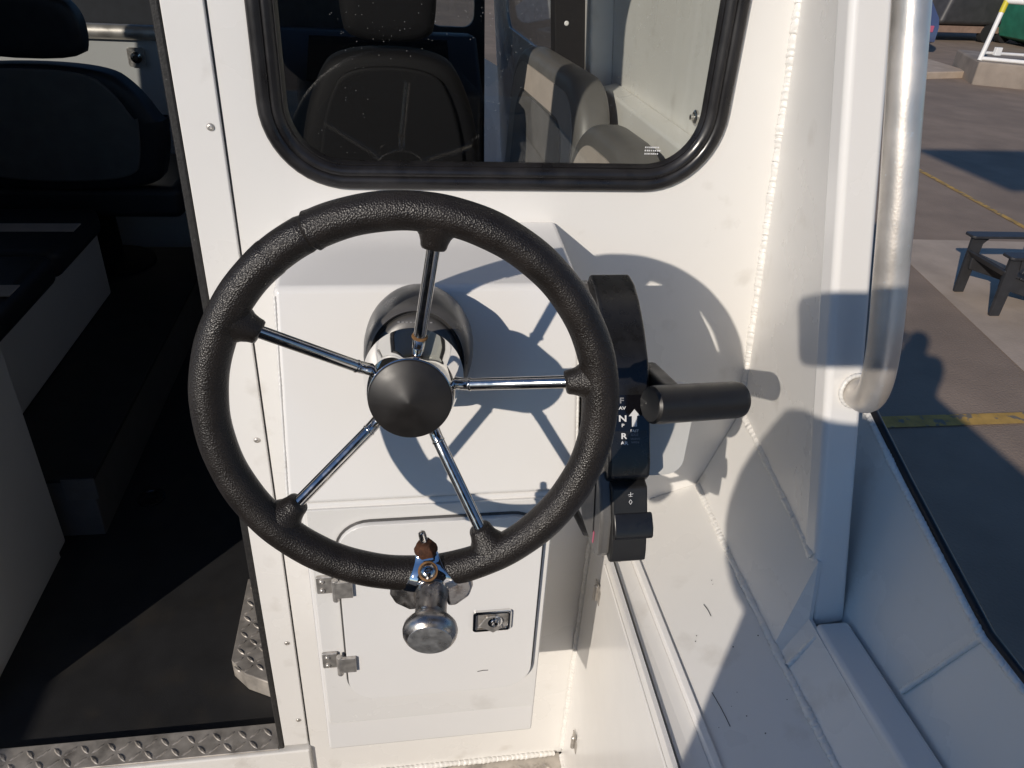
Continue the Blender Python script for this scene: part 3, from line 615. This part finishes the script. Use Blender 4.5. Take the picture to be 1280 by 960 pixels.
def padded(mb, poly, to3, t0, t1, r):
    """upholstered slab: outline softened, edges rolled over radius r"""
    cx_ = sum(p[0] for p in poly)/len(poly); cz_ = sum(p[1] for p in poly)/len(poly); hw = max(abs(p[0]-cx_) for p in poly); hh = max(abs(p[1]-cz_) for p in poly)
    rows = []
    for d, q in ((1.6, .0), (.7, .06), (.29, .29), (.06, .65), (0, 1.)): rows.append((d*r, t0+q*r))
    rows += [(d, t0+t1-q) for d, q in reversed(rows)]
    pts = [[to3(cx_+(u-cx_)*(1-d/hw), cz_+(v-cz_)*(1-d/hh), q) for u, v in poly] for d, q in rows]; n = len(poly)
    return mb.add([p for l in pts for p in l], [(i*n+k, i*n+(k+1) % n, (i+1)*n+(k+1) % n, (i+1)*n+k) for i in range(len(pts)-1) for k in range(n)] + [tuple(range(n-1, -1, -1)), tuple((len(pts)-1)*n+k for k in range(n))])
def seat(name, label, x, y, z, wd=.46, top=.62, mt='navy', panel='charcoal', rot=0.):
    t = thing(name, label, 'seat', (x, y, z)); xf = Matrix.Translation((x, y, z)) @ Matrix.Rotation(rot, 4, 'Z')
    h = wd/2
    sh = [(-h*.82, .36), (h*.82, .36), (h*.95, .48), (h, .62), (h*.97, top+.18), (h*.80, top+.30), (h*.55, top+.37), (-h*.55, top+.37), (-h*.80, top+.30), (-h*.97, top+.18), (-h, .62), (-h*.95, .48)]
    def P(mb): mb.xf = xf; return mb
    sh = soft(sh); TL = lambda u, v, q: V((u, q - (v-.36)*.12, v))
    padded(P(MB()), sh, TL, .0, .12, .03).build('backrest', mt, t, ang=60)
    padded(P(MB()), [(u*.80, .40 + (v-.36)*.88) for u, v in sh], TL, -.012, .004, .006).build('back_panel', panel, t, ang=60)
    padded(P(MB()), soft([(-h*.42, top+.385), (h*.42, top+.385), (h*.48, top+.44), (h*.48, top+.52), (h*.36, top+.57), (-h*.36, top+.57), (-h*.48, top+.52), (-h*.48, top+.44)], 2), TL, .01, .10, .022).build('headrest', mt, t, ang=60)
    P(MB()).box((-h, .02, .26), (h, .50, .37)).build('seat_cushion', mt, t, bevel=.03, seg=4)
    P(MB()).lathe([(0, .16), (.012, .16), (.02, .05), (.258, .045)], (0, .26, .001), (0, 0, 1), 28).build('pedestal', 'black', t)
    for s_ in (-1, 1): P(MB()).box((s_*(h+.03)-.03, .04, .50), (s_*(h+.03)+.03, .36, .555)).build('armrest', mt, t, bevel=.015, seg=3)
    return t
seat('pilot_seat', 'black high backed pilot seat seen through the aft window', -.005, .80, .35, .40, .55, 'black', 'black')
MB().box((-.30, .72, .1005), (.30, 1.45, .349)).build('seat_plinth', 'black', None, bevel=.01)
tag(bpy.data.objects['seat_plinth'], 'low black plinth under the pilot seat', 'plinth')
seat('navigator_seat', 'dark seat with charcoal back panel seen through the doorway', -1.10, 1.78, .2905, .72, .40, 'navy', 'charcoal')
# grey seat backs with cream arch stripes, in a row along the starboard side
def striped(y0, y1, top, x0, label):
    t = thing('wall_seat', label, 'seat back', (x0+.04, (y0+y1)/2, .1))
    def arch(d, r):
        a0, a1, tp = y0+d, y1-d, top-d
        r = min(r, (a1-a0)/2-.002)
        return [(a0, .62), (a1, .62)] + [(a1-r+r*cos(radians(a)), tp-r+r*sin(radians(a))) for a in range(0, 91, 9)] + [(a0+r+r*cos(radians(a)), tp-r+r*sin(radians(a))) for a in range(90, 181, 9)]
    XL = lambda u, v, q: V((x0 + q + (v-.62)*.05 + (u-y0)*-.06, u, v))
    rows = [[XL(u, v, q) for u, v in arch(d, .13-d)] for d, q in ((.040, -.002), (.020, -.001), (.010, .003), (.003, .011), (.0, .022), (.0, .050), (.003, .060), (.012, .068), (.030, .070))]
    nn = len(rows[0]); cu = MB().add([p for r_ in rows for p in r_], [(i*nn+k, i*nn+(k+1) % nn, (i+1)*nn+(k+1) % nn, (i+1)*nn+k) for i in range(len(rows)-1) for k in range(nn)] + [tuple(range(nn-1, -1, -1)), tuple((len(rows)-1)*nn+k for k in range(nn))])
    cu.build('cushion', 'greyvinyl', t, ang=60)
    MB().prism([arch(.034, .11), arch(.094, .08)[::-1]], XL, -.004, .006).build('stripe', 'cream', t, bevel=.0015)
    MB().prism([arch(.100, .075)], XL, -.006, .006).build('centre_panel', 'greyvinyl', t, bevel=.004)
    MB().box((x0-.10, y0+.01, .36), (x0+.06, y1-.01, .50)).build('seat_cushion', 'greyvinyl', t, bevel=.03, seg=3)
    MB().box((x0-.07, y0+.03, .1005), (x0+.05, y1-.03, .3595)).build('seat_base', 'black', t, bevel=.01)
striped(.56, 1.22, 1.245, .335, 'grey seat back with cream arch stripe beside the black cabin pillar')
striped(.17, .535, 1.205, .335, 'grey seat back with cream arch stripe, close behind the aft window sill')

# far port console ledge with tube trim and latch
pd = thing('port_dash', 'white dash ledge with round tube trim and small lock at the cabin front', 'dash', (-.9, 2.5, .1))
MB().box((-1.70, 2.45, .1005), (-.48, 2.78, 1.06)).build('dash_face', 'greywhite', pd, bevel=.008)
MB().tube([(-1.70, 2.44, 1.075), (-.48, 2.44, 1.075)], .028, 18).build('dash_tube', 'alu', pd)
lk = MB().prism([rrect(-1.015, -.950, .950, 1.020, .010, 4)], XZ, 2.438, 2.4498).build('dash_lock', 'satinsteel', pd, bevel=.003)
MB().lathe([(0, .022), (.006, .021), (.008, .012), (.012, .011), (.013, .002)], (-.982, 2.438, .985), (0, -1, 0), 20).build('lock_barrel', 'steel', lk)
MB().box((-.86, 2.425, .60), (-.52, 2.4495, .915)).build('locker_recess', 'black', pd, bevel=.006)
sd = thing('helm_dash', 'dark inside helm dash ahead of the pilot seat', 'dash', (-.05, 2.2, .1))
MB().prism([[(1.95, .1005), (2.6, .1005), (2.6, 1.10), (2.30, 1.12), (2.02, .96)]], SZ, -.45, .34).build('dash_body', 'navy', sd, bevel=.02, seg=3)
MB().prism([[(2.03, .985), (2.26, 1.105), (2.262, 1.11), (2.028, .99)]], SZ, -.30, .22).build('instrument_panel', 'gloss', sd)
# floor fittings
fl = thing('deck_plate', 'round black inspection plate set in the cabin floor', 'deck plate', (-.69, .80, .1))
MB().lathe([(0, .038), (.004, .038), (.006, .034), (.006, .028), (.003, .026), (.003, .001)], (-.69, .80, .1003), (0, 0, 1), 32).build('plate_ring', 'plastic', fl)
MB().box((-.705, .795, .1033), (-.675, .805, .1085)).build('lift_tab', 'plastic', fl, bevel=.001)
# tread plate step against the jamb inside the door
tp = thing('tread_step', 'bare diamond plate corner step inside the doorway by the jamb', 'step', (-.3, .25, .1))
poly = [(-.258, .105), (-.258, .42), (-.372, .42), (-.372, .185), (-.335, .145)]
MB().prism([poly], lambda u, v, q: V((u, v, q)), .1006, .150).build('step_box', 'plate', tp, bevel=.003)
lz = lozenges(lambda u, v, h: V((u, v, .150+h)), -.366, -.262, .15, .415, .026, .024, .006, .0018).build('tread_bars', 'plate', tp); lz['kind'] = 'stuff'

# ================================================================== the yard beside the boat
ch_ = thing('adirondack_chair', 'charcoal slatted garden chair standing on the concrete pad', 'chair', (5.17, 4.63, GZ))
cx = Matrix.Translation((5.17, 4.63, GZ+.004)) @ Matrix.Rotation(radians(-2), 4, 'Z')
def cpart(name, fn, bevel=.006):
    mb = MB(cx); fn(mb); return mb.build(name, 'chairgrey', ch_, bevel=bevel)
for s_ in (-1, 1):
    y = s_*.255
    cpart('leg', lambda m: m.prism([[(-.045, .0), (.045, .0), (.060, .535), (-.060, .535)]], lambda u, v, t: V((u, t, v)), y-.016, y+.016))
    cpart('arm', lambda m: m.prism([[(-.10, y-.05), (-.08, y-.07), (.40, y-.07), (.78, y-.04), (.78, y+.04), (.40, y+.07), (-.08, y+.07), (-.10, y+.05)]], lambda u, v, t: V((u, v, t)), .536, .560))
    cpart('arm_bracket', lambda m: m.prism([[(.03, .535), (.15, .535), (.05, .43)]], lambda u, v, t: V((u, t, v)), y+s_*.02-.010, y+s_*.02+.010), .003)
    cpart('side_rail', lambda m: m.prism([[(-.03, .345), (.05, .385), (.92, .045), (.90, .0), (.80, .0), (-.02, .245)]], lambda u, v, t: V((u, t, v)), y-s_*.045-.014, y-s_*.045+.014))
    cpart('back_post', lambda m: m.beam((.62, y-s_*.03, .02), (.72, y-s_*.03, .56), .03, .07, (0, 1, 0)))
for i in range(6):
    x = -.035 + i*.092; z = .372 - max(0, i-.5)*.033
    cpart('seat_slat', lambda m: m.beam((x, -.262, z+.012), (x, .262, z+.012), .082, .020, (1, 0, -.36 if i else -1.2)))
for i in range(5):
    y = (i-2)*.098; tp_ = .98 - abs(i-2)*.05
    cpart('back_slat', lambda m: m.beam((.47, y*.92, .20), (.80, y*1.25, tp_), .088, .018, (0, 1, 0)))
cpart('back_brace', lambda m: m.beam((.715, -.30, .50), (.715, .30, .50), .07, .022, (0, 0, 1)))
cpart('back_brace', lambda m: m.beam((.785, -.22, .80), (.785, .22, .80), .05, .022, (0, 0, 1)))

# low concrete kerb and raised concrete base with white pipe railing
kb_ = MB().prism([[(12.9, 17.3), (14.55, 17.75), (14.9, 20.5), (12.6, 20.4)]], lambda u, v, t: V((u, v, t)), GZ-.05, GZ+.16).build('concrete_kerb', 'concrete', None, bevel=.03)
tag(kb_, 'low pale concrete kerb beside the white railing', 'kerb')
base = MB().prism([[(13.95, 16.75), (19.5, 13.9), (20.6, 16.0), (14.95, 19.0)]], lambda u, v, t: V((u, v, t)), GZ-.05, GZ+.52).build('concrete_base', 'oldconcrete', None, bevel=.05)
tag(base, 'raised concrete base carrying the white pipe railing', 'concrete base')
rl = thing('pipe_railing', 'white painted pipe railing with yellow tape on its corner post', 'railing', (14.2, 16.9, GZ+.52))
rz = GZ+.52; pA, pB, pC = V((14.1, 16.95, rz)), V((19.4, 14.2, rz)), V((15.0, 18.8, rz))
up1 = V((.26, .10, 1.30))
MB().tube([pA, pA+up1], .055, 12).build('railing_post', 'railwhite', rl)
MB().tube([pA+up1*.80+V((.0, 0, 0)), pA+up1*.99], .064, 12).build('tape', 'tape', rl)
MB().tube([pA+up1, pB+up1], .075, 12).build('top_rail', 'railwhite', rl)
MB().tube([pA+V((0, 0, .045)), pB+V((0, 0, .045))], .045, 10).build('bottom_rail', 'railwhite', rl)
MB().tube([pA+V((.1, .1, .16)), pA+V((2.2, .3, .10)), pB+V((.3, 1.6, .10))], .035, 10).build('bottom_rail', 'railwhite', rl)
MB().tube([pB, pB+up1], .055, 12).build('railing_post', 'railwhite', rl)
MB().box((14.42, 16.9, rz+.12), (14.58, 17.0, rz+.30)).build('junction_box', 'railwhite', rl, bevel=.01)
# green skip and blue drum behind it
gb = thing('green_skip', 'green steel skip with sloping front behind the railing', 'skip', (21.6, 24.5, GZ))
MB().prism([[(0, .25), (1.1, .0), (2.4, .0), (2.6, 1.55), (-.35, 1.70), (-.25, .95)]], lambda u, v, t: V((21.7+u, 24.0+t, GZ+v)), 0, 2.2).build('skip_body', 'green', gb, bevel=.04)
MB().box((21.35, 23.95, GZ+1.62), (24.3, 24.05, GZ+1.74)).build('skip_rim', 'green', gb, bevel=.02)
MB().box((22.0, 23.95, GZ+1.05), (24.2, 24.0, GZ+1.13)).build('skip_rib', 'green', gb, bevel=.01)
MB().lathe([(0, .30), (.02, .31), (.30, .29), (.32, .31), (.60, .29), (.62, .31), (.90, .30), (.92, .27)], (17.6, 18.0, GZ), (0, 0, 1), 24).build('blue_drum', 'navy', None)
tag(bpy.data.objects['blue_drum'], 'dark navy steel drum behind the white railing', 'drum')
# parked car (its tail shows past the grab rail)
car = thing('parked_car', 'blue hatchback parked beyond the concrete kerb', 'car', (14.9, 22.6, GZ))
cm = Matrix.Translation((16.45, 22.1, GZ)) @ Matrix.Rotation(radians(100), 4, 'Z')
side = [(0, .35), (0, .75), (.1, 1.0), (.55, 1.42), (1.9, 1.45), (2.7, 1.0), (3.9, .85), (4.05, .45), (3.95, .28), (3.55, .26), (.95, .26), (.25, .28)]
MB(cm).prism([side], lambda u, v, t: V((u, t, v)), 0, 1.72).build('body', 'carpaint', car, bevel=.09, seg=3)
for yy in (-.004, 1.724): MB(cm).prism([[(.62, 1.02), (.75, 1.34), (1.85, 1.36), (2.45, 1.02)]], lambda u, v, t: V((u, t, v)), yy-.004, yy+.004).build('side_window', 'gloss', car)
MB(cm).box((-.02, .2, .62), (.02, .45, .80)).build('tail_lamp', 'pink', car, bevel=.02); MB(cm).box((-.02, 1.27, .62), (.02, 1.52, .80)).build('tail_lamp', 'pink', car, bevel=.02)
for u in (.72, 3.25):
    for yy, sg in ((.0, -1), (1.72, 1)):
        ty = MB(cm).lathe([(-.02, .20), (-.02, .31), (.02, .33), (.18, .33), (.21, .30), (.21, .2)], (u, yy+sg*.02, .33), (0, -sg, 0), 28).build('wheel', 'tyre', car)
        MB(cm).lathe([(-.028, .03), (-.022, .06), (-.012, .19), (-.022, .21), (.02, .21)], (u, yy+sg*.02, .33), (0, -sg, 0), 20).build('wheel_rim', 'alu', ty)
# dark hulled boat on a tan trailer, blue container, white shed
tr = thing('trailer_boat', 'dark hulled boat on a rusty tan trailer far across the yard', 'boat', (20.5, 27, GZ))
tm = Matrix.Translation((19.0, 25.6, GZ)) @ Matrix.Rotation(radians(8), 4, 'Z')
MB(tm).prism([[(-.1, .55), (4.6, .55), (5.4, .9), (5.9, 1.6), (.15, 1.45)]], lambda u, v, t: V((u, t, v)), 0, 2.2).build('hull', 'hullgrey', tr, bevel=.15, seg=3)
MB(tm).prism([[(.1, 1.455), (5.85, 1.605), (5.9, 1.70), (.05, 1.55)]], lambda u, v, t: V((u, t, v)), -.04, 2.24).build('gunwale', 'alu', tr, bevel=.02)
MB(tm).box((-.7, .1, .30), (4.8, .3, .52)).build('trailer_beam', 'tan', tr, bevel=.02); MB(tm).box((-.7, 1.9, .30), (4.8, 2.1, .52)).build('trailer_beam', 'tan', tr, bevel=.02)
for u in (2.2, 3.0): MB(tm).lathe([(0, .2), (0, .30), (.2, .30), (.2, .2)], (u, .05, .30), (0, 1, 0), 24).build('wheel', 'tyre', tr)
bc = thing('blue_container', 'blue corrugated shipping container in the far yard', 'container', (21, 34, GZ))
MB().box((17.5, 33, GZ), (25.5, 35.5, GZ+2.5)).build('container_body', 'blue', bc, bevel=.03)
for i in range(24): MB().box((17.6+i*.33, 32.96, GZ+.15), (17.75+i*.33, 33.0, GZ+2.35)).build('corrugation', 'blue', bc)
shd = thing('white_shed', 'long white clad shed across the far side of the yard', 'shed', (30, 46, GZ))
MB().box((8, 44, GZ), (70, 52, GZ+7)).build('shed_wall', 'railwhite', shd)
for i in range(12): MB().box((9+i*5, 43.95, GZ), (9.12+i*5, 44.0, GZ+7)).build('cladding_joint', 'bracket', shd)
MB().prism([[(43.6, GZ+7), (52.4, GZ+7), (48, GZ+9)]], SZ, 7.6, 70.4).build('shed_roof', 'hullgrey', shd)
sg = thing('leaning_pole', 'thin white pole standing in front of the blue container', 'pole', (18.9, 30.5, GZ))
MB().tube([(18.75, 30.5, GZ), (19.4, 30.5, GZ+3.2)], .07, 10).build('pole_shaft', 'railwhite', sg); MB().lathe([(0, .22), (.06, .20), (.08, .08)], (18.75, 30.5, GZ), (0, 0, 1), 16).build('pole_foot', 'railwhite', sg)

# canopy added out of frame astern so its corner throws the asphalt shadow
cn = thing('shadow_canopy', 'unseen flat roof on posts, added to cast the corner shadow on the asphalt', 'canopy', (3.9, -3.0, GZ))
hC = 6.1; kx, ky = -SUN.x/SUN.z*hC, -SUN.y/SUN.z*hC      # shadow offset for the roof height
cx0, cy1, cy0 = 8.32-kx, 10.30-ky, 8.17-ky
MB().box((cx0, cy0, GZ+hC-.08), (cx0+6.0, cy1, GZ+hC)).build('shadow_canopy_roof', 'hullgrey', cn, bevel=.01)
MB().box((cx0+3.0, cy0+.02, GZ), (cx0+3.24, cy0+.26, GZ+hC-.081)).build('shadow_canopy_post', 'hullgrey', cn, bevel=.01)
MB().box((cx0+5.7, cy0+.02, GZ), (cx0+5.94, cy0+.26, GZ+hC-.081)).build('shadow_canopy_post', 'hullgrey', cn, bevel=.01)

# ================================================================== the photographer, standing behind the lens
ph = thing('phone', 'black phone held up by the photographer in front of the helm', 'phone', tuple(CAM))
pcn = CAM - CX*.048 - CD*.006 - CF*.012
pm = Matrix(((CX.x, -CD.x, -CF.x, pcn.x), (CX.y, -CD.y, -CF.y, pcn.y), (CX.z, -CD.z, -CF.z, pcn.z), (0, 0, 0, 1)))
MB(pm).prism([rrect(-.082, .082, -.041, .041, .012, 6)], lambda u, v, t: V((u, v, t)), -.0045, .0045).build('phone_case', 'satin', ph, bevel=.002)
MB(pm).prism([rrect(-.076, .076, -.036, .036, .008, 6)], lambda u, v, t: V((u, v, t)), .0046, .0052).build('phone_screen', 'gloss', ph)
# one continuous body grown from a skeleton
J = {}; E_ = []; RAD = {}
def j(n, p, r, q=None, up=None):
    J[n] = V(p); RAD[n] = (r, q or r)
    if up: E_.append((up, n))
PY = -1.13
j('pelvis', (.0, PY-.04, .86), .31, .16); j('belly', (.0, PY-.03, 1.05), .275, .15, 'pelvis'); j('chest', (.0, PY-.02, 1.22), .25, .15, 'belly')
j('clav', (.01, PY-.02, 1.37), .17, .11, 'chest'); j('neck', (.01, PY-.04, 1.44), .062, None, 'clav'); j('jaw', (.01, PY-.01, 1.505), .078, .085, 'neck'); j('skull', (.01, PY, 1.575), .088, .095, 'jaw'); j('crown', (.01, PY-.01, 1.635), .06, .065, 'skull')
for s_, n in ((-1, 'l'), (1, 'r')):
    j(n+'sh', (.01+s_*.195, PY+.02, 1.395 if s_ < 0 else 1.335), .100 if s_ < 0 else .085, None, 'clav'); 
    j(n+'ua', (.01+s_*.245, PY+.03, 1.30 if s_ < 0 else 1.25), .100 if s_ < 0 else .08, None, n+'sh')
    el = (.01+s_*.215, PY+.06, 1.16)
    j(n+'el', el, .070, None, n+'ua')
    hd_ = pcn + CX*.070 + CD*.062 - CF*.012 if s_ < 0 else pcn + CX*.112 + CD*.020 - CF*.010
    hb_ = hd_ - CX*.02 + CD*.055 - CF*.03 if s_ < 0 else hd_ + CX*.03 + CD*.05 - CF*.03
    el_ = V(el); j(n+'fa', el_.lerp(hb_, .55), .045, None, n+'el'); j(n+'wr', hb_, .029, .035, n+'fa'); j(n+'pa', hd_ + (hb_-hd_)*.25, .024, .038, n+'wr')
    for q in range(4):
        fdir = (CX*(.5-q*.33) - CD*.9) if s_ < 0 else (-CX*.9 + CD*(.35*(q-1.5)) - CF*.1)
        k1 = J[n+'pa'] + (CX*((1.5-q)*.010) if s_ < 0 else CD*(.018*(q-1.5))) + (-CD*.005 if s_ < 0 else -CX*.006)
        j(n+'f%da' % q, k1, .0095, None, n+'pa'); j(n+'f%db' % q, k1 + fdir.normalized()*(.014 if s_ < 0 else .024) - CF*.006, .0085, None, n+'f%da' % q); j(n+'f%dc' % q, k1 + fdir.normalized()*(.020 if s_ < 0 else .042) + CF*(.0 if s_ < 0 else -.004), .0075, None, n+'f%db' % q)
    th_ = J[n+'pa'] + (CX*.022 if s_ < 0 else CD*.022) - CF*.012
    j(n+'t1', th_, .011, None, n+'pa'); j(n+'t2', th_ + (CX*.012 - CD*.012 if s_ < 0 else -CX*.022 - CF*.004), .0095, None, n+'t1')
    j(n+'hip', (.0+s_*.12, PY-.06, .76), .115, .11, 'pelvis'); j(n+'kn', (.0+s_*.13, PY-.03, .46), .068, None, n+'hip'); j(n+'an', (.0+s_*.15, PY-.09, .095), .046, None, n+'kn'); j(n+'to', (.0+s_*.165, PY+.08, .042), .040, .034, n+'an')
names = list(J); idx = {n: i for i, n in enumerate(names)}
me = bpy.data.meshes.new('person'); me.from_pydata([tuple(J[n]) for n in names], [(idx[a], idx[b]) for a, b in E_], [])
pe = bpy.data.objects.new('person', me); col.objects.link(pe)
sk = pe.modifiers.new('skin', 'SKIN'); sk.use_smooth_shade = True
for n, v in zip(names, me.skin_vertices[0].data if me.skin_vertices else []): pass
if not me.skin_vertices:
    bm = bmesh.new(); bm.from_mesh(me); lay = bm.verts.layers.skin.verify(); bm.to_mesh(me); bm.free()
for i, n in enumerate(names):
    d = me.skin_vertices[0].data[i]; d.radius = RAD[n]; d.use_root = (n == 'pelvis')
pe.modifiers.new('sub', 'SUBSURF').levels = 2; pe.modifiers['sub'].render_levels = 2
me.materials.append(M['cloth'])
tag(pe, 'person in a dark jacket standing in the cockpit holding up a phone', 'person')
